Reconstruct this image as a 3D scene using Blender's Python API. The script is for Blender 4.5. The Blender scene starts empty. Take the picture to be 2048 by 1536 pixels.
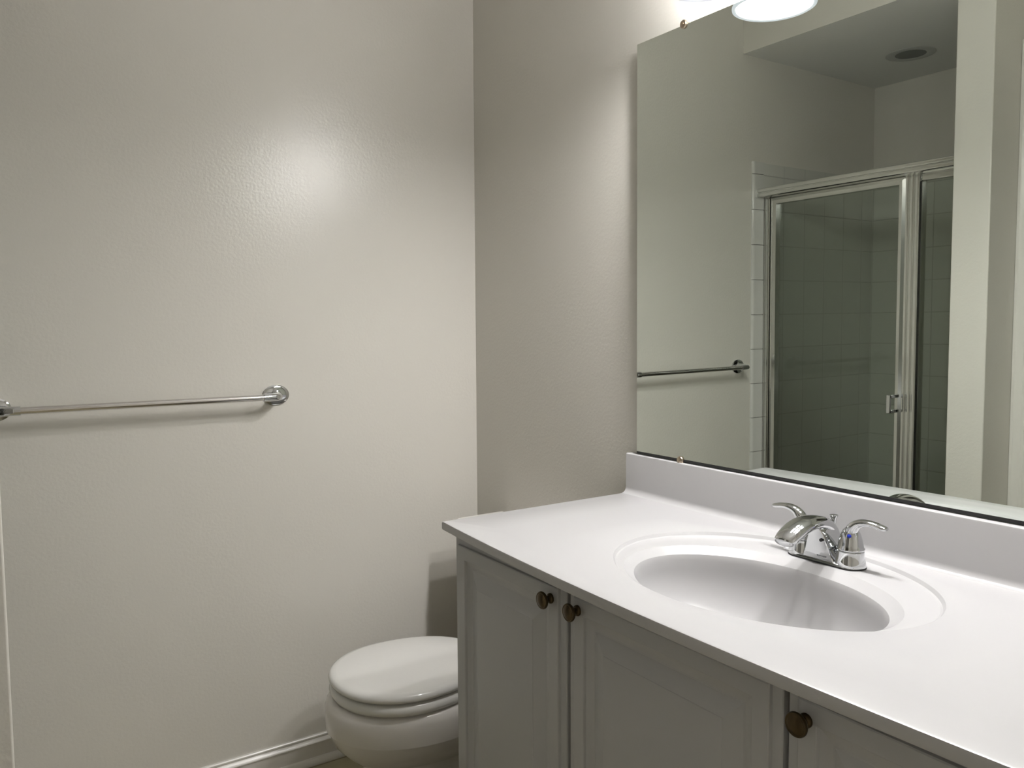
import bpy, bmesh, math, random
from mathutils import Vector, Matrix
random.seed(7)
PI = math.pi
SC = bpy.context.scene
COL = SC.collection

# ------------------------------------------------------------------ camera
# x = 0 mirror wall (room at x < 0), y = 0 wall with the towel bar (room at y < 0)
CAM = Vector((-1.2924, -2.1400, 1.2243))
YAW, PITCH, ROLL, F_PX = 0.5878, -0.0725, -0.0058, 1611.2
fwd = Vector((math.sin(YAW)*math.cos(PITCH), math.cos(YAW)*math.cos(PITCH), math.sin(PITCH)))
r0 = Vector((math.cos(YAW), -math.sin(YAW), 0)); u0 = r0.cross(fwd)
rgt = r0*math.cos(ROLL) + u0*math.sin(ROLL); upv = u0*math.cos(ROLL) - r0*math.sin(ROLL)
cd = bpy.data.cameras.new('camera'); cam = bpy.data.objects.new('camera', cd); COL.objects.link(cam)
cd.sensor_fit = 'HORIZONTAL'; cd.sensor_width = 36.0; cd.lens = 36.0*F_PX/2048.0
cd.clip_start = 0.01; cd.clip_end = 50
M = Matrix((rgt, upv, -fwd)).transposed().to_4x4(); M.translation = CAM
cam.matrix_world = M
SC.camera = cam

# ------------------------------------------------------------------ world, exposure
wd = bpy.data.worlds.new('world'); SC.world = wd; wd.use_nodes = True
wd.node_tree.nodes['Background'].inputs[0].default_value = (0.9, 0.95, 1.0, 1)
wd.node_tree.nodes['Background'].inputs[1].default_value = 0.0
vs = SC.view_settings
SC.display_settings.display_device = 'sRGB'
vs.view_transform = 'Standard'; vs.look = 'None'; vs.gamma = 1.0; vs.use_curve_mapping = False
vs.exposure = -0.36
BULB_STRENGTH = 720.0
SHADE_GLOW = 40.0
LAMP_COLOR = (1.0, 0.98, 0.965)
try:
    SC.cycles.use_denoising = True
    SC.cycles.max_bounces = 16; SC.cycles.diffuse_bounces = 10; SC.cycles.glossy_bounces = 8
    SC.cycles.transmission_bounces = 12; SC.cycles.transparent_max_bounces = 12
    SC.cycles.sample_clamp_indirect = 6.0
    SC.cycles.caustics_reflective = True; SC.cycles.caustics_refractive = False
    SC.cycles.blur_glossy = 0.6
except Exception:
    pass

# ------------------------------------------------------------------ materials
def mat(name, color, rough=0.5, metal=0.0, spec=0.5, coat=0.0, coat_rough=0.05, bump=None, trans=0.0, ior=1.5):
    m = bpy.data.materials.new(name); m.use_nodes = True
    nt = m.node_tree; b = nt.nodes['Principled BSDF']
    b.inputs['Base Color'].default_value = (*color, 1); b.inputs['Roughness'].default_value = rough
    b.inputs['Metallic'].default_value = metal; b.inputs['Specular IOR Level'].default_value = spec
    b.inputs['Coat Weight'].default_value = coat; b.inputs['Coat Roughness'].default_value = coat_rough
    b.inputs['Transmission Weight'].default_value = trans; b.inputs['IOR'].default_value = ior
    if bump:
        scale, strength, dist = bump
        tc = nt.nodes.new('ShaderNodeTexCoord'); n = nt.nodes.new('ShaderNodeTexNoise')
        n.inputs['Scale'].default_value = scale; n.inputs['Detail'].default_value = 3
        bp = nt.nodes.new('ShaderNodeBump'); bp.inputs['Strength'].default_value = strength; bp.inputs['Distance'].default_value = dist
        nt.links.new(tc.outputs['Object'], n.inputs['Vector']); nt.links.new(n.outputs['Fac'], bp.inputs['Height'])
        nt.links.new(bp.outputs['Normal'], b.inputs['Normal'])
    return m

M_ = {}
M_['wall'] = mat('wall_paint', (0.620, 0.600, 0.552), 0.28, spec=0.5, bump=(130, 0.22, 0.002))
M_['ceiling'] = mat('ceiling_paint', (0.75, 0.745, 0.73), 0.7)
M_['trim'] = mat('trim_paint', (0.66, 0.64, 0.60), 0.28, spec=0.5)
M_['cabinet'] = mat('cabinet_white', (0.455, 0.455, 0.465), 0.33, spec=0.5)
M_['dark'] = mat('cabinet_interior', (0.05, 0.048, 0.042), 0.7)
M_['marble'] = mat('cultured_marble', (0.465, 0.460, 0.466), 0.27, spec=0.5)
M_['china'] = mat('vitreous_china', (0.68, 0.655, 0.63), 0.07, spec=0.5, coat=0.3)
M_['seat'] = mat('seat_plastic', (0.70, 0.695, 0.675), 0.14, spec=0.5)
M_['chrome'] = mat('chrome', (0.64, 0.65, 0.66), 0.045, 1.0)
M_['steel'] = mat('polished_bar', (0.68, 0.66, 0.645), 0.14, 1.0)
M_['alu'] = mat('shower_aluminium', (0.74, 0.74, 0.72), 0.16, 1.0)
M_['brass'] = mat('antique_brass', (0.085, 0.060, 0.030), 0.30, 0.85)
M_['clip'] = mat('clip_brass', (0.55, 0.46, 0.36), 0.28, 1.0)
M_['black'] = mat('black_rubber', (0.012, 0.012, 0.012), 0.6)
M_['blue'] = mat('blue_enamel', (0.01, 0.03, 0.35), 0.3)
M_['etch'] = mat('etched_mark', (0.45, 0.45, 0.47), 0.5, 0.6)
M_['mirror'] = mat('mirror_silver', (0.775, 0.82, 0.775), 0.0, 1.0)
M_['mirror_edge'] = mat('mirror_edge_glass', (0.55, 0.68, 0.62), 0.08, spec=0.8, coat=0.6)
M_['curb'] = mat('shower_pan', (0.58, 0.575, 0.55), 0.12)
M_['can_trim'] = mat('can_trim', (0.50, 0.50, 0.49), 0.6)
M_['shower_lens'] = mat('unlit_lens', (0.16, 0.165, 0.16), 0.5)
M_['nickel'] = mat('fixture_nickel', (0.62, 0.6, 0.57), 0.25, 1.0)

def grid_mat(name, tile_col, grout_col, size, off, axes, rough, mortar=0.003, vary=0.03, coat=0.0, bump=0.35):
    """square tiles laid on world-space axes: grout lines every `size` metres from `off`"""
    m = bpy.data.materials.new(name); m.use_nodes = True; nt = m.node_tree
    b = nt.nodes['Principled BSDF']; b.inputs['Coat Weight'].default_value = coat
    N = lambda t, **k: nt.nodes.new(t)
    geo = N('ShaderNodeTexCoord'); sep = N('ShaderNodeSeparateXYZ'); nt.links.new(geo.outputs['Object'], sep.inputs[0])
    def math_(op, a, c=None):
        n = N('ShaderNodeMath'); n.operation = op
        for i, v in enumerate((a, c)):
            if v is None: continue
            if isinstance(v, (int, float)): n.inputs[i].default_value = v
            else: nt.links.new(v, n.inputs[i])
        return n.outputs[0]
    masks, cells = [], []
    for ax, o in zip(axes, off):
        s = math_('DIVIDE', math_('SUBTRACT', sep.outputs[ax], o), size)
        cells.append(math_('FLOOR', s))
        fr = math_('SUBTRACT', s, math_('FLOOR', s))
        d = math_('MULTIPLY', math_('MINIMUM', fr, math_('SUBTRACT', 1.0, fr)), size)
        ss = N('ShaderNodeMapRange'); ss.interpolation_type = 'SMOOTHSTEP'
        ss.inputs['From Min'].default_value = mortar*0.4; ss.inputs['From Max'].default_value = mortar*0.9
        nt.links.new(d, ss.inputs['Value']); masks.append(ss.outputs[0])
    mask = math_('MULTIPLY', masks[0], masks[1])
    cmb = N('ShaderNodeCombineXYZ'); nt.links.new(cells[0], cmb.inputs[0]); nt.links.new(cells[1], cmb.inputs[1])
    wn = N('ShaderNodeTexWhiteNoise'); nt.links.new(cmb.outputs[0], wn.inputs['Vector'])
    nz = N('ShaderNodeTexNoise'); nz.inputs['Scale'].default_value = 9; nt.links.new(geo.outputs['Object'], nz.inputs['Vector'])
    val = math_('ADD', 1.0-vary, math_('MULTIPLY', math_('ADD', wn.outputs['Value'], nz.outputs['Fac']), vary))
    hsv = N('ShaderNodeHueSaturation'); hsv.inputs['Color'].default_value = (*tile_col, 1); nt.links.new(val, hsv.inputs['Value'])
    mx = N('ShaderNodeMix'); mx.data_type = 'RGBA'; mx.inputs['A'].default_value = (*grout_col, 1)
    nt.links.new(mask, mx.inputs['Factor']); nt.links.new(hsv.outputs[0], mx.inputs['B'])
    nt.links.new(mx.outputs['Result'], b.inputs['Base Color'])
    rr = math_('SUBTRACT', 0.7, math_('MULTIPLY', mask, 0.7-rough)); nt.links.new(rr, b.inputs['Roughness'])
    bp = N('ShaderNodeBump'); bp.inputs['Strength'].default_value = bump; bp.inputs['Distance'].default_value = 0.002
    nt.links.new(mask, bp.inputs['Height']); nt.links.new(bp.outputs['Normal'], b.inputs['Normal'])
    return m

TILE = 0.1385
M_['tile_side'] = grid_mat('shower_tile_side', (0.58, 0.575, 0.54), (0.43, 0.425, 0.40), TILE, (-1.4065, 1.5227), (0, 2), 0.1)
M_['tile_back'] = grid_mat('shower_tile_back', (0.58, 0.575, 0.54), (0.43, 0.425, 0.40), TILE, (-0.0035, 1.5227), (1, 2), 0.1)
M_['floor'] = grid_mat('floor_tile', (0.33, 0.295, 0.19), (0.20, 0.175, 0.12), 0.305, (-0.695, -0.03), (0, 1), 0.3, mortar=0.004, vary=0.06)

def glass_mat():
    m = bpy.data.materials.new('shower_glass'); m.use_nodes = True; nt = m.node_tree
    for n in list(nt.nodes): nt.nodes.remove(n)
    out = nt.nodes.new('ShaderNodeOutputMaterial'); tr = nt.nodes.new('ShaderNodeBsdfTransparent'); gl = nt.nodes.new('ShaderNodeBsdfGlossy')
    tr.inputs[0].default_value = (0.90, 0.925, 0.895, 1); gl.inputs['Roughness'].default_value = 0.01
    gl.inputs['Color'].default_value = (0.9, 0.9, 0.9, 1)
    lw = nt.nodes.new('ShaderNodeFresnel'); lw.inputs['IOR'].default_value = 1.45
    mx = nt.nodes.new('ShaderNodeMixShader')
    nt.links.new(lw.outputs[0], mx.inputs[0]); nt.links.new(tr.outputs[0], mx.inputs[1]); nt.links.new(gl.outputs[0], mx.inputs[2])
    nt.links.new(mx.outputs[0], out.inputs[0]); return m
M_['glass'] = glass_mat()

def emit_mat(name, color, strength, diffuse=None):
    m = bpy.data.materials.new(name); m.use_nodes = True; nt = m.node_tree
    b = nt.nodes['Principled BSDF']
    b.inputs['Base Color'].default_value = (*(diffuse or (0.9, 0.9, 0.9)), 1); b.inputs['Roughness'].default_value = 0.3
    b.inputs['Emission Color'].default_value = (*color, 1); b.inputs['Emission Strength'].default_value = strength
    if diffuse: b.inputs['Specular IOR Level'].default_value = 0.1
    return m
M_['bulb'] = emit_mat('lit_bulb', LAMP_COLOR, BULB_STRENGTH)
M_['rim'] = emit_mat('lit_glass_rim', (0.90, 0.94, 1.0), 1.05, (0.004, 0.004, 0.004))
M_['shade'] = emit_mat('lit_frosted_shade', LAMP_COLOR, SHADE_GLOW)

# ------------------------------------------------------------------ mesh helpers
def new_obj(name, bm, material, parent=None, smooth=False, angle=35, bevel=0.0, seg=2):
    bmesh.ops.recalc_face_normals(bm, faces=bm.faces)
    me = bpy.data.meshes.new(name); bm.to_mesh(me); bm.free()
    o = bpy.data.objects.new(name, me); COL.objects.link(o)
    for mm in (material if isinstance(material, (list, tuple)) else [material]): me.materials.append(mm)
    if parent is not None: o.parent = parent
    if bevel > 0:
        md = o.modifiers.new('bevel', 'BEVEL'); md.width = bevel; md.segments = seg; md.limit_method = 'ANGLE'; md.angle_limit = math.radians(40)
        smooth = True
    if smooth:
        for p in me.polygons: p.use_smooth = True
        if angle < 180:
            me.set_sharp_from_angle(angle=math.radians(angle))
    return o

def box(bm, x0, x1, y0, y1, z0, z1):
    vs_ = [bm.verts.new(c) for c in ((x0,y0,z0),(x1,y0,z0),(x1,y1,z0),(x0,y1,z0),(x0,y0,z1),(x1,y0,z1),(x1,y1,z1),(x0,y1,z1))]
    for f in ((0,3,2,1),(4,5,6,7),(0,1,5,4),(1,2,6,5),(2,3,7,6),(3,0,4,7)): bm.faces.new([vs_[i] for i in f])

def box_obj(name, ext, material, parent=None, bevel=0.0):
    bm = bmesh.new(); box(bm, *ext); return new_obj(name, bm, material, parent, bevel=bevel)

def frame_of(axis):
    a = Vector(axis).normalized(); t = Vector((0,0,1)) if abs(a.z) < 0.9 else Vector((1,0,0))
    u = t.cross(a).normalized(); v = a.cross(u); return a, u, v

def lathe(bm, prof, origin, axis, n=40, close=True):
    """prof: (radius, height) pairs along axis"""
    a, u, v = frame_of(axis); o = Vector(origin); rings = []
    for r, h in prof:
        if r < 1e-6: rings.append([bm.verts.new(o+a*h)])
        else: rings.append([bm.verts.new(o+a*h+(u*math.cos(2*PI*i/n)+v*math.sin(2*PI*i/n))*r) for i in range(n)])
    for A, B in zip(rings, rings[1:]):
        for i in range(n):
            j = (i+1) % n
            if len(A) == 1 and len(B) == 1: break
            if len(A) == 1: bm.faces.new((A[0], B[i], B[j]))
            elif len(B) == 1: bm.faces.new((A[i], B[0], A[j]))
            else: bm.faces.new((A[i], B[i], B[j], A[j]))
    if close:
        for rg in (rings[0], rings[-1]):
            if len(rg) > 2: bm.faces.new(rg)

def loft(bm, loops, cap0=True, cap1=True, closed=True):
    R = [[bm.verts.new(p) for p in L] for L in loops]; n = len(R[0])
    for A, B in zip(R, R[1:]):
        for i in range(n if closed else n-1):
            j = (i+1) % n; bm.faces.new((A[i], A[j], B[j], B[i]))
    if cap0: bm.faces.new(list(reversed(R[0])))
    if cap1: bm.faces.new(R[-1])
    return R

def spline(pts, m=10):
    """Catmull-Rom through tuples of any length"""
    P = [pts[0]]+list(pts)+[pts[-1]]; out = []
    for k in range(1, len(P)-2):
        for i in range(m):
            t = i/m
            out.append(tuple(0.5*((2*b)+(-a+c)*t+(2*a-5*b+4*c-d)*t*t+(-a+3*b-3*c+d)*t**3) for a, b, c, d in zip(P[k-1], P[k], P[k+1], P[k+2])))
    out.append(tuple(P[-2])); return out

def sweep(bm, path, side, n=20, power=2.0):
    """path: (x,y,z,w,t): elliptical section of half-width w along `side`, half-thickness t across"""
    loops = []; S = Vector(side).normalized()
    for i, q in enumerate(path):
        a = Vector(path[max(i-1,0)][:3]); b = Vector(path[min(i+1,len(path)-1)][:3]); T = (b-a).normalized()
        U = (S - T*S.dot(T)).normalized(); V = T.cross(U); c = Vector(q[:3]); L = []
        for k in range(n):
            th = 2*PI*k/n; cs, sn = math.cos(th), math.sin(th)
            e = 2.0/power
            L.append(c + U*(math.copysign(abs(cs)**e, cs)*q[3]) + V*(math.copysign(abs(sn)**e, sn)*q[4]))
        loops.append(L)
    loft(bm, loops)

def extrude_profile(bm, prof, ax, a0, a1, cap=True):
    """prof: 2-D closed polygon in the other two axes (in x,y,z order)"""
    def mk(p, a):
        c = list(p); c.insert(ax, a); return c
    loft(bm, [[mk(p, a0) for p in prof], [mk(p, a1) for p in prof]], cap, cap)

def thing(name, label, cat, loc=(0,0,0), group=None):
    o = bpy.data.objects.new(name, None); COL.objects.link(o); o.location = loc
    o.empty_display_size = 0.05
    o['label'] = label; o['category'] = cat
    if group: o['group'] = group
    bpy.context.view_layer.update()
    return o

def put(parent, o):
    """parent keeping world position (thing empties carry only a translation)"""
    o.parent = parent; off = Vector((0,0,0)); q = parent
    while q is not None: off += q.location; q = q.parent
    o.location = o.location - off
    return o

def structure(o):
    o['kind'] = 'structure'; return o

# ------------------------------------------------------------------ room shell
XS = -1.273      # end face of the shower partition
XBK = -1.285     # bulkhead over the shower opening
XB = -2.182      # shower back wall
YP0, YP1 = -0.819, -0.930   # shower partition thickness
XT = -1.3405     # start of the tile on the far wall
XD = -1.462      # wall with the door
YBK = -2.62      # wall behind the camera
ZC, ZSH, ZTL = 2.60, 2.250, 1.8475
structure(box_obj('floor', (-2.3, 0.12, -2.75, 0.12, -0.1, 0.0), M_['floor']))
structure(box_obj('ceiling', (-1.60, 0.12, -2.74, 0.12, ZC, ZC+0.1), M_['ceiling']))
structure(box_obj('wall_mirror_side', (0.0, 0.12, -2.74, 0.12, 0.0, ZC), M_['wall']))
structure(box_obj('wall_far', (XT-0.005, 0.0, 0.0, 0.12, 0.0, ZC), M_['wall']))
# shower alcove
structure(box_obj('wall_shower_side_upper', (-2.30, XT-0.005, 0.0, 0.12, ZTL, ZC), M_['wall']))
structure(box_obj('wall_shower_back_upper', (-2.30, XB, YP1, 0.0, ZTL, ZC), M_['wall']))
structure(box_obj('wall_shower_side_tile', (-2.30, XT-0.005, 0.0, 0.12, 0.0, ZTL), M_['tile_side']))
structure(box_obj('wall_shower_back_tile', (-2.30, XB, YP1, 0.0, 0.0, ZTL), M_['tile_back']))
structure(box_obj('wall_shower_partition', (XB, XS, YP1, YP0, 0.0, ZC), M_['wall'], bevel=0.003))
bk = structure(box_obj('wall_bulkhead', (XBK-0.111, XBK, YP0, 0.0, ZSH, ZC), [M_['wall'], M_['ceiling']]))
for p in bk.data.polygons: p.material_index = 1 if p.normal.z < -0.9 else 0
structure(box_obj('ceiling_shower', (XB, XBK-0.111, YP0, 0.0, ZSH, ZSH+0.1), M_['ceiling']))
# tile edge trim (rounded bullnose column)
bm = bmesh.new()
pr = []
for k in range(9):
    th = PI/2*k/8; pr.append((XT-0.012+0.012*math.cos(th), -0.010*math.sin(th)))
pr += [(XT-0.0645, -0.010), (XT-0.0645, 0.0)]
for i in range(15):
    z0 = 1.5227+TILE*(3-i)+0.001; z1 = z0+TILE-0.0022
    z1 = min(z1, ZTL)
    if z1 <= 0.11 or z0 >= z1: continue
    z0 = max(z0, 0.1)
    loft(bm, [[(p[0], p[1], z0) for p in pr], [(p[0], p[1], z1) for p in pr]])
structure(new_obj('trim_bullnose', bm, M_['curb'], smooth=True, angle=50))
# door wall, with the opening for the door
YD0, YD1, ZD = -0.997, -1.76, 2.0
structure(box_obj('wall_door_left', (XD-0.12, XD, YD0, YP1, 0.0, ZC), M_['wall']))
structure(box_obj('wall_door_right', (XD-0.12, XD, YBK, YD1, 0.0, ZC), M_['wall']))
structure(box_obj('wall_door_top', (XD-0.12, XD, YD1, YD0, ZD, ZC), M_['wall']))
structure(box_obj('wall_behind', (XD-0.12, 0.0, YBK-0.12, YBK, 0.0, ZC), M_['wall']))
# casing
cprof = [(0.0,0.0),(0.020,0.0),(0.0205,0.008),(0.017,0.014),(0.0165,0.030),(0.012,0.036),(0.0135,0.043),(0.011,0.052),(0.0085,0.064),(0.0,0.066)]
bm = bmesh.new()
ya = YD0+0.066
def cas(ymap):
    return [(XD+d, ymap(t)) for d, t in cprof]
extrude_profile(bm, cas(lambda t: ya-t), 2, 0.0, ZD+0.066)
extrude_profile(bm, cas(lambda t: YD1-0.066+t), 2, 0.0, ZD+0.066)
loft(bm, [[(XD+d, yy, ZD+0.066-t) for d, t in cprof] for yy in (ya-0.066, YD1)])
structure(new_obj('trim_door_casing', bm, M_['trim'], smooth=True, angle=30))
# the doorway stands open to a dark hall
HX = XD-0.12
structure(box_obj('floor_hall', (HX-1.3, -2.301, -2.6, -0.94, -0.1, 0.0), M_['floor']))
structure(box_obj('ceiling_hall', (HX-1.3, HX-0.001, -2.6, -0.94, 2.45, 2.55), M_['ceiling']))
structure(box_obj('wall_hall_far', (HX-1.4, HX-1.3, -2.6, -0.94, 0.0, 2.45), M_['wall']))
structure(box_obj('wall_hall_left', (HX-1.3, HX-0.001, -1.04, -0.94, 0.0, 2.45), M_['wall']))
structure(box_obj('wall_hall_right', (HX-1.3, HX-0.001, -2.6, -2.5, 0.0, 2.45), M_['wall']))
bm = bmesh.new()
for a, b in ((YD0, YD0-0.018), (YD1+0.018, YD1)): box(bm, HX-0.002, XD+0.001, b, a, 0.0, ZD)
box(bm, HX-0.002, XD+0.001, YD1+0.018, YD0-0.018, ZD-0.018, ZD)
structure(new_obj('trim_door_jamb', bm, M_['trim']))
# baseboards: colonial board with shoe moulding
def base_prof(h=0.0775):
    p = [(0,0.0),(0.026,0.0),(0.0265,0.004),(0.0245,0.011),(0.020,0.0165),(0.0125,0.018),(0.0125,0.055),(0.0150,0.0565),(0.0150,0.0592),(0.0105,0.0625),(0.0065,0.0685),(0.0085,0.071),(0.0085,0.075),(0.006,h),(0,h)]
    return p
bm = bmesh.new(); extrude_profile(bm, [(-d, z) for d, z in base_prof()], 0, XT, 0.0)
structure(new_obj('baseboard_far', bm, M_['trim'], smooth=True, angle=30))
bm = bmesh.new(); loft(bm, [[(-d, y, z) for d, z in base_prof()] for y in (-0.722, -0.027)])
structure(new_obj('baseboard_mirror_side', bm, M_['trim'], smooth=True, angle=30))

# ------------------------------------------------------------------ vanity cabinet
ZT = 0.828                 # counter top height
YV0, YV1 = -0.7265, -1.888    # cabinet ends
XF = -0.496                 # face of the doors
van = thing('vanity_cabinet', 'white thermofoil vanity cabinet with raised panel doors under the sink counter', 'cabinet', (-0.25, -1.307, 0))
bm = bmesh.new()
box(bm, -0.475, -0.004, YV0-0.016, YV0, 0.10, 0.809)
box(bm, -0.475, -0.004, YV1, YV1+0.016, 0.10, 0.809)
box(bm, -0.475, -0.004, YV1+0.016, YV0-0.016, 0.10, 0.118)
box(bm, -0.014, -0.004, YV1+0.016, YV0-0.016, 0.118, 0.70)
put(van, new_obj('carcass', bm, M_['cabinet']))
bm = bmesh.new()
box(bm, -0.4755, -0.458, YV1+0.001, YV0-0.001, 0.79, 0.809)
for yy in (-1.101, -1.5335): box(bm, -0.4755, -0.458, yy-0.018, yy+0.018, 0.10, 0.79)
for a, b in ((YV0-0.001, YV0-0.02), (YV1+0.02, YV1+0.001)): box(bm, -0.4755, -0.458, b, a, 0.10, 0.79)
o = put(van, new_obj('face_frame', bm, M_['dark'])); o['label'] = 'dark frame seen in the gaps between the doors'
put(van, box_obj('toe_kick', (-0.41, -0.39, YV1, YV0, 0.0, 0.10), M_['cabinet']))

def door_mesh(y0, y1, z0, z1):
    """raised panel door; y0 > y1; face towards -x"""
    bm = bmesh.new()
    rings = [(0.0, -0.021), (0.0, -0.0075), (0.0015, -0.0062), (0.0145, -0.0056), (0.0155, -0.0052), (0.0166, -0.0010), (0.0185, 0.0), (0.0420, 0.0), (0.0432, -0.0008), (0.0445, -0.0045), (0.0465, -0.0052), (0.0500, -0.0062), (0.0560, -0.0080), (0.0600, -0.0088), (0.0625, -0.0085), (0.0640, -0.0078), (0.0910, -0.0012), (0.0918, -0.0002), (0.0930, 0.0)]
    loops = []
    for ins, d in rings:
        x = XF - d
        loops.append([(x, y0-ins, z0+ins), (x, y1+ins, z0+ins), (x, y1+ins, z1-ins), (x, y0-ins, z1-ins)])
    loft(bm, loops); return bm

def knob(parent, y, z):
    bm = bmesh.new()
    lathe(bm, [(0.0,0.0),(0.0088,0.0),(0.0090,0.002),(0.0082,0.004),(0.0058,0.0055),(0.0052,0.008),(0.0060,0.0105),(0.0100,0.0135),(0.0140,0.0155),(0.0150,0.0172),(0.0152,0.0188),(0.0143,0.0207),(0.0132,0.0212),(0.0122,0.0208),(0.009,0.0224),(0.004,0.0232),(0,0.0234)], (XF, y, z), (-1,0,0), 40)
    k = new_obj('knob', bm, M_['brass'], smooth=True, angle=40); put(parent, k)
    k['label'] = 'round antique brass knob'
    return k
DZ0, DZ1 = 0.112, 0.7985
for (a, b, ky, kz, lab) in ((YV0+0.001, -1.0965, -1.0600, 0.7612, 'narrow door nearest the toilet, knob at its right'),
                            (-1.1055, -1.5295, -1.1335, 0.7618, 'wide middle door below the basin, knob at its left'),
                            (-1.5375, YV1-0.001, -1.5665, 0.7578, 'narrow door at the end away from the toilet')):
    dr = new_obj('door', door_mesh(a, b, DZ0, DZ1), M_['cabinet'], smooth=True, angle=18)
    put(van, dr); dr['label'] = lab
    knob(dr, ky, kz)

# ------------------------------------------------------------------ counter with integral basin
YL, YR = -0.7160, -1.8985
def front_x(y):
    L = YL - y
    return -0.517 - 0.0127*L - 0.0683*L*(1.2-L)
SX, SY = -0.2549, -1.3066
RX, RY = 0.2100, 0.2708
angs = []
NSEG = 160
def outline(e):
    """counter outline inset by e, as a function of the angle about the basin"""
    res = []
    for th in angs:
        c, s = math.cos(th), math.sin(th); lo, hi = 0.0, 2.0
        for _ in range(40):
            m = 0.5*(lo+hi); x, y = SX+c*m, SY+s*m
            if x > -0.0225 or y > YL-e or y < YR+e or x < front_x(min(max(y, YR), YL))+e: hi = m
            else: lo = m
        res.append((SX+c*lo, SY+s*lo))
    return res
angs = [2*PI*i/NSEG for i in range(NSEG)]
for cx, cy in ((-0.0225, YL), (-0.0225, YR), (front_x(YL), YL), (front_x(YR), YR)):
    t = math.atan2(cy-SY, cx-SX) % (2*PI); k = min(range(len(angs)), key=lambda i: abs(angs[i]-t)); angs[k] = t
angs.sort()
ctop = thing('vanity_countertop', 'white cultured marble vanity top with moulded oval basin and backsplash', 'countertop', (-0.27, -1.307, ZT-0.02))
TH = 0.0185
bm = bmesh.new()
def oval(cx, cy, rx, ry, z, snap=None):
    return [(cx+rx*math.cos(t), cy+ry*math.sin(t), z) for t in angs]
loops = []
o0 = outline(0.0)
def at(o_, z): return [(x, y, z) for x, y in o_]
loops += [at(outline(0.004), ZT-TH), at(outline(0.0008), ZT-TH+0.0015), at(o0, ZT-TH+0.004), at(o0, ZT-0.0035), at(outline(0.001), ZT-0.001), at(outline(0.0035), ZT)]
for f in (0.35, 0.7):
    A = outline(0.0035); B = oval(SX, SY, RX+0.003, RY+0.003, ZT)
    loops.append([(a[0]*(1-f)+b[0]*f, a[1]*(1-f)+b[1]*f, ZT) for a, b in zip(A, B)])
loops += [oval(SX, SY, RX+0.003, RY+0.003, ZT)]
# ring step, shelf
loops += [oval(SX, SY, RX+0.0008, RY+0.0008, ZT-0.0007), oval(SX, SY, RX-0.0030, RY-0.0030, ZT-0.0060), oval(SX, SY, RX-0.006, RY-0.006, ZT-0.0072)]
loft(bm, loops, False, False)
put(ctop, new_obj('counter_slab', bm, M_['marble'], smooth=True, angle=28))
BX, BY = -0.294, -1.316
bm = bmesh.new(); rows = []
def mixrow(t, z):      # between the ring (t=0) and the lip (t=1)
    cx = SX+(BX-SX)*t; cy = SY+(BY-SY)*t
    return oval(cx, cy, (RX-0.006)+(0.166-(RX-0.006))*t, (RY-0.006)+(0.2315-(RY-0.006))*t, z)
rows += [mixrow(0, ZT-0.0072), mixrow(0.5, ZT-0.0072), mixrow(0.93, ZT-0.0074), mixrow(1.0, ZT-0.0080)]
rows += [oval(BX, BY, 0.162, 0.2285, ZT-0.0105), oval(BX-0.001, BY+0.001, 0.1475, 0.2145, ZT-0.0195), oval(BX-0.001, BY+0.001, 0.1465, 0.2137, ZT-0.0215), oval(BX-0.001, BY+0.001, 0.1440, 0.2115, ZT-0.030)]
for t in range(1, 15):
    q = t/14; a = q*PI/2
    k = math.cos(a)**0.62; zz = -0.030-0.1095*math.sin(a)**0.9
    rows.append(oval(BX-0.001, BY+0.001, 0.022+(0.1440-0.022)*k, 0.022+(0.2115-0.022)*k, ZT+zz))
loft(bm, rows, False, False)
sk = put(ctop, new_obj('basin', bm, M_['marble'], smooth=True, angle=22)); sk['label'] = 'oval moulded basin'
bm = bmesh.new(); lathe(bm, [(0,-0.004),(0.014,-0.004),(0.016,0.001),(0.022,0.002),(0.0235,0.0)], (BX-0.001, BY+0.001, ZT-0.1395), (0,0,1), 32, close=False)
o = put(sk, new_obj('drain', bm, M_['chrome'], smooth=True)); o['label'] = 'chrome drain ring'
# backsplash with a cove at its foot
prof = [(-0.0005, ZT-TH), (-0.0335, ZT-TH), (-0.0335, ZT+0.0)]
for k in range(1, 7):
    th = PI/2*k/6; prof.append((-0.0335+0.0135*math.sin(th), ZT+0.0135*(1-math.cos(th))))
prof += [(-0.0200, 0.9180), (-0.0192, 0.9206), (-0.0170, 0.9220), (-0.0005, 0.9220)]
bm = bmesh.new(); loft(bm, [[(x, y, z) for x, z in prof] for y in (YL, YR)])
put(ctop, new_obj('backsplash', bm, M_['marble'], smooth=True, angle=40))

# ------------------------------------------------------------------ mirror
mir = thing('wall_mirror', 'large frameless wall mirror above the vanity backsplash', 'mirror', (-0.004, -1.31, 0.93))
MY0, MY1, MZ0, MZ1 = -0.7464, -1.885, 0.9250, 1.8536
def mx(y, z):       # the glass hangs a little out of true: it stands off the wall at the top left
    return -0.012 - 0.0082*(y+1.3) - 0.0061*(z-1.4)
def slab(bm, y0, y1, z0, z1, f, b):
    """plate parallel to the glass, from f in front of the reflecting face to b behind it"""
    A = [bm.verts.new((mx(y,z)-f, y, z)) for y, z in ((y0,z0),(y1,z0),(y1,z1),(y0,z1))]
    B = [bm.verts.new((mx(y,z)+b, y, z)) for y, z in ((y0,z0),(y1,z0),(y1,z1),(y0,z1))]
    bm.faces.new(A); bm.faces.new(list(reversed(B)))
    for i in range(4): bm.faces.new((A[i], B[i], B[(i+1)%4], A[(i+1)%4]))
bm = bmesh.new(); slab(bm, MY0, MY1, MZ0, MZ1, 0.0, 0.0038)
g = put(mir, new_obj('glass', bm, [M_['mirror'], M_['mirror_edge']]))
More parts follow.
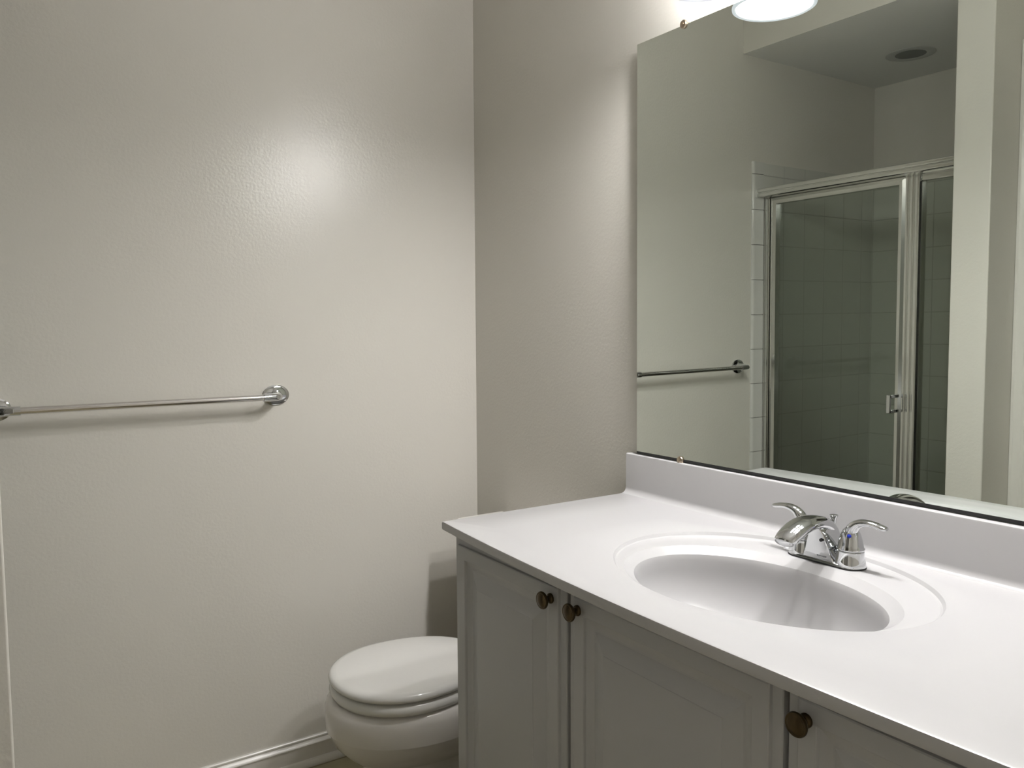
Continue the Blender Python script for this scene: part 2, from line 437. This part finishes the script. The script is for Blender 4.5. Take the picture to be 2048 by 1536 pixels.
for p in g.data.polygons:
    p.material_index = 0 if p.normal.x < -0.9 else 1
bm = bmesh.new(); slab(bm, MY0, MY1, MZ0-0.001, MZ0+0.0046, 0.0006, 0.0)
o = put(mir, new_obj('edge_strip', bm, M_['black'])); o['label'] = 'black line along the foot of the mirror'
def clip(y, z):
    x = mx(y, z)
    bm = bmesh.new()
    lathe(bm, [(0.0090,0.0),(0.0090,0.0022),(0.0080,0.0038),(0.005,0.0046),(0,0.005)], (x-0.0001, y, z), (-1,0,0), 24)
    lathe(bm, [(0.0033,0.0),(0.0033,0.0012),(0,0.0018)], (x-0.005, y, z), (-1,0,0), 16)
    if z > 1.4: box(bm, x-0.0012, -0.0003, y-0.0042, y+0.0042, MZ1+0.0004, MZ1+0.0065)
    c = put(mir, new_obj('mirror_clip', bm, M_['clip'], smooth=True)); c['label'] = 'small round brass clip'
for y in (-0.889, -1.735): clip(y, MZ1+0.0015); clip(y+0.003, MZ0+0.002)

# ------------------------------------------------------------------ vanity light
LX, LZ = -0.118, 1.866
vl = thing('vanity_light', 'lit vanity light with frosted bell shades on the wall over the mirror', 'light', (-0.02, -1.307, 2.0))
bm = bmesh.new(); box(bm, -0.028, -0.001, -1.63, -0.98, 1.985, 2.075); put(vl, new_obj('wall_plate', bm, M_['nickel'], bevel=0.006))
def light_unit(y):
    bm = bmesh.new()
    pth = spline([(-0.028,y,2.03,0.008,0.008),(-0.070,y,2.047,0.008,0.008),(-0.105,y,2.040,0.008,0.008),(LX,y,2.012,0.008,0.008)], 6)
    sweep(bm, pth, (0,1,0), 14)
    lathe(bm, [(0.0,0.014),(0.022,0.012),(0.026,0.0),(0.026,-0.030),(0.018,-0.045),(0,-0.045)], (LX, y, LZ+0.150), (0,0,1), 24)
    arm = put(vl, new_obj('arm', bm, M_['nickel'], smooth=True))
    bm = bmesh.new()
    out = spline([(0.028,0.132),(0.032,0.110),(0.042,0.080),(0.056,0.045),(0.070,0.016),(0.0795,0.0)], 5)
    inn = [(r-0.004, h) for r, h in reversed(out)]
    lathe(bm, out+inn, (LX, y, LZ), (0,0,1), 48, close=False)
    sh = put(vl, new_obj('lamp_shade', bm, M_['shade'], smooth=True, angle=60))
    sh['label'] = 'glowing white bell shade open at the bottom'
    bm = bmesh.new(); lathe(bm, [(0.0755,0.0005),(0.0750,-0.0030),(0.0785,-0.0052),(0.0825,-0.0030),(0.0828,0.0015),(0.0795,0.0030),(0.0755,0.0005)], (LX, y, LZ), (0,0,1), 48, close=False)
    rm = put(vl, new_obj('shade_rim', bm, M_['rim'], smooth=True)); rm['label'] = 'thick pale glass rim'
    bm = bmesh.new(); lathe(bm, [(0,-0.030),(0.012,-0.027),(0.0225,-0.019),(0.0285,-0.006),(0.029,0.004),(0.025,0.018),(0.017,0.032),(0.013,0.045),(0.013,0.05),(0,0.05)], (LX, y, LZ+0.030), (0,0,1), 20)
    b = put(vl, new_obj('bulb', bm, M_['bulb'], smooth=True, angle=80))
for y in (-1.040, -1.3066, -1.573): light_unit(y)

# ------------------------------------------------------------------ towel bar
tb = thing('towel_bar', 'polished chrome towel bar with round wall plates', 'towel bar', (-0.95, 0, 1.0421))
TX0, TX1, TZ, TD = -0.6277, -1.2640, 1.0421, 0.062
def post(x, s):
    """flared post turning through a quarter bend into the bar; s = direction of the bar along x"""
    bm = bmesh.new()
    lathe(bm, [(0,0.0),(0.0268,0.0),(0.0271,0.0032),(0.0258,0.0045),(0.0190,0.0056),(0.0120,0.0064),(0,0.0066)], (x, 0, TZ), (0,-1,0), 48)
    for v in bm.verts: v.co.x = x+(v.co.x-x)*1.33
    pth = spline([(x,-0.0035,TZ,0.0180,0.0180),(x,-0.0085,TZ,0.0140,0.0140),(x+s*0.001,-0.022,TZ,0.0116,0.0116),(x+s*0.004,-0.040,TZ,0.0108,0.0108),(x+s*0.013,-0.057,TZ,0.0105,0.0105),(x+s*0.028,-TD+0.001,TZ,0.0104,0.0104),(x+s*0.050,-TD,TZ,0.0104,0.0104)], 7)
    sweep(bm, pth, (0,0,1), 24)
    return new_obj('post', bm, M_['chrome'], smooth=True, angle=40)
put(tb, post(TX0, -1)); put(tb, post(TX1, 1))
bm = bmesh.new(); sweep(bm, [(TX0-0.040,-TD,TZ,0.0080,0.0080),(TX1+0.040,-TD,TZ,0.0080,0.0080)], (0,0,1), 32)
put(tb, new_obj('rail', bm, M_['steel'], smooth=True, angle=50))

# ------------------------------------------------------------------ faucet
FX, FY, FZ = -0.097, -1.3115, ZT-0.0070
KX, KZ = 0.90, 0.86          # overall size
fa = thing('sink_faucet', 'chrome two-handle centerset faucet at the back of the basin', 'faucet', (FX, FY, FZ))
def loc(u, v, w): return (FX-u, FY+v, FZ+w)     # u towards the user, v along the wall (towards the toilet), w up
def fput(parent, o):
    for v in o.data.vertices: v.co = (FX+(v.co.x-FX)*KX, FY+(v.co.y-FY)*KX, FZ+(v.co.z-FZ)*KZ)
    return put(parent, o)
def base_outline(L, W, z, n=24):
    P = []
    for k in range(n+1):
        a = -PI/2+PI*k/n; P.append(loc(W*math.sin(-a), (L-W)+W*math.cos(a), z))
    for k in range(n+1):
        a = PI/2+PI*k/n; P.append(loc(W*math.sin(-a), -(L-W)+W*math.cos(a), z))
    return P
bm = bmesh.new(); loft(bm, [base_outline(0.0790,0.0285,0.0), base_outline(0.0790,0.0285,0.0028)])
o = fput(fa, new_obj('gasket', bm, M_['black'])); o['label'] = 'thin black gasket'
bm = bmesh.new()
loft(bm, [base_outline(0.0785,0.0280,0.0026), base_outline(0.0783,0.0278,0.004), base_outline(0.0770,0.0265,0.0065), base_outline(0.071,0.020,0.010)])
# flared feet below both handles
for s in (1, -1):
    lathe(bm, [(0.0278,0.0026),(0.0275,0.006),(0.0262,0.014),(0.0248,0.023),(0.0240,0.0315),(0.0228,0.0330),(0,0.0330)], loc(0, s*0.0508, 0), (0,0,1), 44)
# body: arched wall between the handles, nearly flat in front, carrying the spout
HALF = spline([(0.0345,0.003),(0.0315,0.012),(0.0275,0.024),(0.0235,0.038),(0.0195,0.051),(0.0152,0.0630),(0.0100,0.0720),(0.0048,0.0762),(0.0,0.0773)], 5)
def bell(u, sc, lean, flare=0.0):
    R_ = [(v*sc+flare*max(0.0, 1-w/0.03)**2, w*(sc if w > 0.02 else 1.0)) for v, w in HALF]
    return [loc(u+lean*w, v, w) for v, w in R_] + [loc(u+lean*w, -v, w) for v, w in reversed(R_[:-1])]
loft(bm, [bell(-0.0250, 0.90, 0.10, 0.012), bell(-0.0230, 0.965, 0.10, 0.012), bell(-0.0190, 1.0, 0.10, 0.012), bell(0.0150, 1.01, 0.12, 0.006), bell(0.0215, 1.0, 0.15, 0.001), bell(0.0240, 0.985, 0.15, 0.0), bell(0.0250, 0.95, 0.15, 0.0), bell(0.0242, 0.90, 0.15, 0.0)])
fput(fa, new_obj('body', bm, M_['chrome'], smooth=True, angle=32))
# spout: broad rounded nose bending over and forward
bm = bmesh.new()
sp = spline([(-0.022,0.040,0.0140,0.008),(-0.012,0.0600,0.0145,0.0115),(0.010,0.0755,0.0170,0.0135),(0.038,0.0825,0.0205,0.0138),(0.066,0.0830,0.0235,0.0138),(0.090,0.0770,0.0240,0.0140),(0.111,0.0665,0.0230,0.0135),(0.125,0.0580,0.0205,0.0115),(0.129,0.0555,0.0170,0.0085)], 8)
sweep(bm, [(*loc(u,0,w), a, b) for u, w, a, b in sp], (0,1,0), 36, power=2.2)
fput(fa, new_obj('spout', bm, M_['chrome'], smooth=True, angle=50))
bm = bmesh.new(); lathe(bm, [(0,0.0),(0.0095,0.0),(0.0108,0.001),(0.0112,0.014),(0.0085,0.018)], loc(0.109, 0, 0.0400), (0.10,0,1), 28)
o = fput(fa, new_obj('aerator', bm, M_['chrome'], smooth=True))
# front plate details
bm = bmesh.new(); lathe(bm, [(0.0032,-0.002),(0.0032,0.0008),(0,0.001)], loc(0.0322, -0.0105, 0.048), (-1,0,0), 20)
o = fput(fa, new_obj('set_screw', bm, M_['black'], smooth=True)); o['label'] = 'small dark round screw'
# maker's mark: a tiny emblem and a short line of lettering, too small to read in the photograph
bm = bmesh.new()
def chip(v0, v1, w0, w1):
    L = [loc(0.02555+0.15*w, v, w) for v, w in ((v0,w0),(v1,w0),(v1,w1),(v0,w1))]
    K = [(p[0]+0.0006, p[1], p[2]) for p in L]; loft(bm, [K, L])
chip(0.0020, -0.0010, 0.0130, 0.0155)
for k in range(6): chip(-0.0025-k*0.0026, -0.0043-k*0.0026, 0.0133, 0.0150)
fput(fa, new_obj('etched_mark', bm, M_['etch']))
def lever(s):
    bm = bmesh.new()
    lathe(bm, [(0.0,0.0335),(0.0232,0.0335),(0.0246,0.0350),(0.0246,0.0375),(0.0228,0.0395),(0.0218,0.046),(0.0200,0.055),(0.0174,0.064),(0.0136,0.0725),(0.0078,0.0785),(0,0.0805)], loc(0, s*0.0508, 0), (0,0,1), 44)
    pth = spline([(0.000,0.0508,0.052,0.0160,0.0150),(0.001,0.0520,0.066,0.0142,0.0130),(0.002,0.0570,0.0785,0.0120,0.0108),(0.002,0.0680,0.0880,0.0102,0.0082),(0.002,0.0840,0.0925,0.0095,0.0064),(0.001,0.1010,0.0915,0.0095,0.0057),(0.001,0.1140,0.0890,0.0092,0.0053),(0.001,0.1200,0.0885,0.0070,0.0038),(0.001,0.1215,0.0885,0.0040,0.0022)], 7)
    sweep(bm, [(*loc(u, s*v, w), a, b) for u, v, w, a, b in pth], (1,0,0), 26)
    return bm
for s in (1, -1):
    h = fput(fa, new_obj('handle', lever(s), M_['chrome'], smooth=True, angle=55))
    h['label'] = 'lever handle pointing towards the toilet' if s > 0 else 'lever handle with a blue dot'
    if s < 0:
        bm = bmesh.new()
        lathe(bm, [(0.0036,-0.004),(0.0036,0.0010),(0.002,0.0018),(0,0.0020)], loc(0.0165, s*0.0508-0.0075, 0.0640), (-0.90,-0.38,0.28), 20)
        o = fput(h, new_obj('cold_dot', bm, M_['blue'], smooth=True)); o['label'] = 'blue dot'
bm = bmesh.new()
lathe(bm, [(0,0.0),(0.0026,0.0),(0.0026,0.068),(0.0040,0.071),(0.0052,0.081),(0.0080,0.0865),(0.0080,0.0885),(0.0060,0.0895),(0,0.0895)], loc(-0.0215, 0, 0), (0,0,1), 24)
fput(fa, new_obj('lift_rod', bm, M_['chrome'], smooth=True, angle=40))

# ------------------------------------------------------------------ toilet
TY, KT = -0.357, 0.936     # centre line; overall scale
to = thing('toilet', 'white two-piece toilet with closed lid between the vanity and the wall', 'toilet', (-0.38, TY, 0))
def egg(cx, rf, rb, w, z, n=56, pw=2.0, flat=None):
    """outline: front half-length rf towards -x, back half-length rb, half-width w"""
    P = []
    for k in range(n):
        th = 2*PI*k/n; c, s = math.cos(th), math.sin(th); e = 2.0/pw
        x = -math.copysign(abs(c)**e, c)*(rf if c > 0 else rb); y = math.copysign(abs(s)**e, s)*w
        if flat is not None and cx+x > flat: x = flat-cx
        P.append((KT*(cx+x), TY+KT*y, KT*z))
    return P
bm = bmesh.new()
LV = [ # z, cx, rf, rb, w
 (0.000,-0.36,0.205,0.25,0.112),(0.010,-0.36,0.209,0.255,0.115),(0.030,-0.36,0.205,0.25,0.110),(0.10,-0.37,0.205,0.22,0.100),(0.150,-0.38,0.203,0.22,0.103),
 (0.168,-0.38,0.210,0.22,0.110),(0.185,-0.40,0.212,0.22,0.128),(0.206,-0.42,0.213,0.22,0.150),(0.231,-0.43,0.225,0.23,0.170),(0.258,-0.43,0.237,0.235,0.184),(0.270,-0.43,0.2395,0.24,0.187),(0.2715,-0.43,0.2445,0.24,0.192),
 (0.300,-0.43,0.2470,0.25,0.1945),(0.325,-0.43,0.2460,0.25,0.1935),(0.338,-0.43,0.242,0.25,0.190),(0.345,-0.43,0.235,0.25,0.184),(0.348,-0.43,0.222,0.24,0.174)]
loft(bm, [egg(cx, rf, rb, w, z) for z, cx, rf, rb, w in LV])
put(to, new_obj('bowl', bm, M_['china'], smooth=True, angle=45))
bm = bmesh.new()
loft(bm, [egg(-0.467,0.178,0.235,0.172,0.3510,pw=2.1,flat=-0.255), egg(-0.467,0.189,0.24,0.183,0.3535,pw=2.1,flat=-0.25), egg(-0.467,0.193,0.24,0.187,0.363,pw=2.1,flat=-0.248), egg(-0.467,0.190,0.24,0.184,0.3760,pw=2.1,flat=-0.25), egg(-0.467,0.178,0.235,0.172,0.3800,pw=2.1,flat=-0.255)])
put(to, new_obj('seat', bm, M_['seat'], smooth=True, angle=60))
bm = bmesh.new()
loft(bm, [egg(-0.467,0.184,0.235,0.178,0.3855,pw=2.1,flat=-0.245), egg(-0.467,0.192,0.24,0.184,0.3875,pw=2.1,flat=-0.240), egg(-0.467,0.194,0.24,0.186,0.3935,pw=2.1,flat=-0.238), egg(-0.467,0.192,0.24,0.184,0.4005,pw=2.1,flat=-0.240), egg(-0.467,0.185,0.235,0.178,0.4055,pw=2.1,flat=-0.246), egg(-0.467,0.171,0.225,0.166,0.4078,pw=2.1,flat=-0.256), egg(-0.467,0.10,0.15,0.10,0.4088,pw=2.1)])
lid = put(to, new_obj('lid', bm, M_['seat'], smooth=True, angle=60))
for s in (1, -1):
    bm = bmesh.new(); lathe(bm, [(0,0),(0.013,0),(0.013,0.036),(0.011,0.042),(0,0.043)], (-0.212, TY+s*0.07, 0.326), (0,0,1), 20)
    put(to, new_obj('hinge', bm, M_['seat'], smooth=True))
bm = bmesh.new()
box(bm, -0.160, -0.014, TY-0.186, TY+0.186, 0.333, 0.649)
put(to, new_obj('tank', bm, M_['china'], bevel=0.03, seg=5))
bm = bmesh.new(); box(bm, -0.168, -0.006, TY-0.200, TY+0.200, 0.648, 0.677)
put(to, new_obj('tank_lid', bm, M_['china'], bevel=0.010, seg=4))
bm = bmesh.new(); box(bm, -0.25, -0.10, TY-0.10, TY+0.10, 0.24, 0.3345); put(to, new_obj('tank_shelf', bm, M_['china'], bevel=0.02, seg=4))
bm = bmesh.new(); lathe(bm, [(0,0),(0.012,0),(0.012,0.010),(0,0.012)], (-0.160, TY+0.145, 0.60), (-1,0,0), 20); box(bm, -0.176, -0.169, TY+0.08, TY+0.152, 0.594, 0.606)
o = put(to, new_obj('flush_lever', bm, M_['chrome'], bevel=0.002)); o['label'] = 'chrome flush lever'

# ------------------------------------------------------------------ shower enclosure
XFR = -1.434    # mid plane of the frame
sh = thing('shower_enclosure', 'framed glass shower enclosure with bright aluminium rails', 'shower enclosure', (XFR, -0.41, 0.12))
def ribbed(bm, y0, y1, z0, z1, d=0.022, vertical=True, ribs=3):
    """aluminium extrusion with shallow flutes; front towards +x"""
    n = ribs; W = (y0-y1) if vertical else (z1-z0); prof = []
    def edge(sgn):
        L = []
        for k in range(n):
            a = k/n; b = (k+1)/n
            for t, dd in ((0.06,-0.0035),(0.16,0.0),(0.5,0.0016),(0.84,0.0),(0.94,-0.0035)): L.append((a+(b-a)*t, sgn*(d+dd)))
        return L
    prof = edge(1) + list(reversed(edge(-1)))
    if vertical: loft(bm, [[(XFR+p[1], y0-W*p[0], z) for p in prof] for z in (z0, z1)])
    else: loft(bm, [[(XFR+p[1], y, z0+W*p[0]) for p in prof] for y in (y0, y1)])
YJ = -0.0105
ZH0, ZH1, ZB = 1.709, 1.742, 0.12
bm = bmesh.new(); ribbed(bm, YJ+0.0095, YP0+0.001, ZH0-0.002, ZH1, 0.070, False, 2); put(sh, new_obj('header_rail', bm, M_['alu'], smooth=True, angle=40))
bm = bmesh.new(); ribbed(bm, YJ, YP0+0.001, ZB, ZB+0.035, 0.026, False, 2); put(sh, new_obj('sill_rail', bm, M_['alu'], smooth=True, angle=40))
bm = bmesh.new(); ribbed(bm, YJ+0.0095, -0.030, ZB+0.035, ZH0, 0.026, True, 2); put(sh, new_obj('wall_jamb', bm, M_['alu'], smooth=True, angle=40))
bm = bmesh.new(); ribbed(bm, -0.5890, -0.6420, ZB+0.035, ZH0, 0.024, True, 3); put(sh, new_obj('centre_post', bm, M_['alu'], smooth=True, angle=40))
bm = bmesh.new(); ribbed(bm, YP0+0.024, YP0+0.001, ZB+0.035, ZH0, 0.022, True, 2); put(sh, new_obj('wall_jamb', bm, M_['alu'], smooth=True, angle=40))
bm = bmesh.new(); box(bm, XFR-0.012, XFR+0.016, YP0+0.022, -0.641, 1.684, ZH0); put(sh, new_obj('top_glazing_bar', bm, M_['alu'], bevel=0.003))
# hinged door
dz0, dz1, dy0, dy1, fw_ = ZB+0.043, ZH0-0.003, -0.0325, -0.5860, 0.0235
dfr = None
bm = bmesh.new()
def mitre(bm, pts_out, pts_in, x0, x1):
    A = [(x0, y, z) for y, z in pts_out]; B = [(x1, y, z) for y, z in pts_out]; C = [(x1, y, z) for y, z in pts_in]; D_ = [(x0, y, z) for y, z in pts_in]
    C2 = [(x1+0.004, (p[0]*0.55+q[0]*0.45), (p[1]*0.55+q[1]*0.45)) for p, q in zip(pts_out, pts_in)]
    V = [[bm.verts.new(p) for p in L] for L in (A, B, C2, C, D_)]
    for L0, L1 in zip(V, V[1:]+V[:1]):
        for i in range(4):
            j = (i+1) % 4; bm.faces.new((L0[i], L0[j], L1[j], L1[i]))
po = [(dy0,dz0),(dy1,dz0),(dy1,dz1),(dy0,dz1)]
pi_ = [(dy0-fw_,dz0+fw_),(dy1+fw_,dz0+fw_),(dy1+fw_,dz1-fw_),(dy0-fw_,dz1-fw_)]
mitre(bm, po, pi_, XFR-0.012, XFR+0.014)
dfr = put(sh, new_obj('shower_door', bm, M_['alu'], smooth=True, angle=25)); dfr['label'] = 'hinged door with mitred aluminium frame'
bm = bmesh.new(); box(bm, XFR-0.003, XFR+0.003, dy1+fw_-0.004, dy0-fw_+0.004, dz0+fw_-0.004, dz1-fw_+0.004)
o = put(dfr, new_obj('glass_pane', bm, M_['glass']))
bm = bmesh.new()
for z in (0.902, 0.954): box(bm, XFR+0.014, XFR+0.072, -0.580, -0.566, z-0.006, z+0.006)
box(bm, XFR+0.064, XFR+0.074, -0.580, -0.566, 0.896, 0.960)
o = put(dfr, new_obj('pull_handle', bm, M_['chrome'], bevel=0.002)); o['label'] = 'small square chrome pull'
bm = bmesh.new(); box(bm, XFR-0.003, XFR+0.003, YP0+0.022, -0.640, ZB+0.033, 1.688)
o = put(sh, new_obj('fixed_pane', bm, M_['glass'])); o['label'] = 'narrow fixed glass pane'
# pan with curb
pan = thing('shower_pan', 'white shower pan with raised curb under the glass enclosure', 'shower pan', (-1.76, -0.41, 0))
bm = bmesh.new(); box(bm, -1.49, -1.335, YP0+0.001, -0.0015, 0.0, ZB); put(pan, new_obj('curb', bm, M_['curb'], bevel=0.012, seg=3))
put(pan, box_obj('pan_floor', (XB+0.001, -1.49, YP0+0.001, -0.0015, 0.0, 0.05), M_['curb']))
# recessed light in the shower ceiling, switched off
rl = thing('recessed_ceiling_light', 'unlit round recessed light in the shower ceiling', 'light', (-1.848, -0.351, ZSH))
bm = bmesh.new(); lathe(bm, [(0.058,0.0),(0.088,0.0),(0.090,-0.0015),(0.086,-0.003),(0.062,-0.0035),(0.056,-0.002)], (-1.848, -0.351, ZSH), (0,0,1), 48, close=False)
put(rl, new_obj('trim_ring', bm, M_['can_trim'], smooth=True))
bm = bmesh.new(); lathe(bm, [(0,-0.0035),(0.042,-0.0032),(0.0575,-0.0012)], (-1.848, -0.351, ZSH), (0,0,1), 48, close=False)
o = put(rl, new_obj('lens', bm, M_['shower_lens'], smooth=True)); o['label'] = 'dark lens'
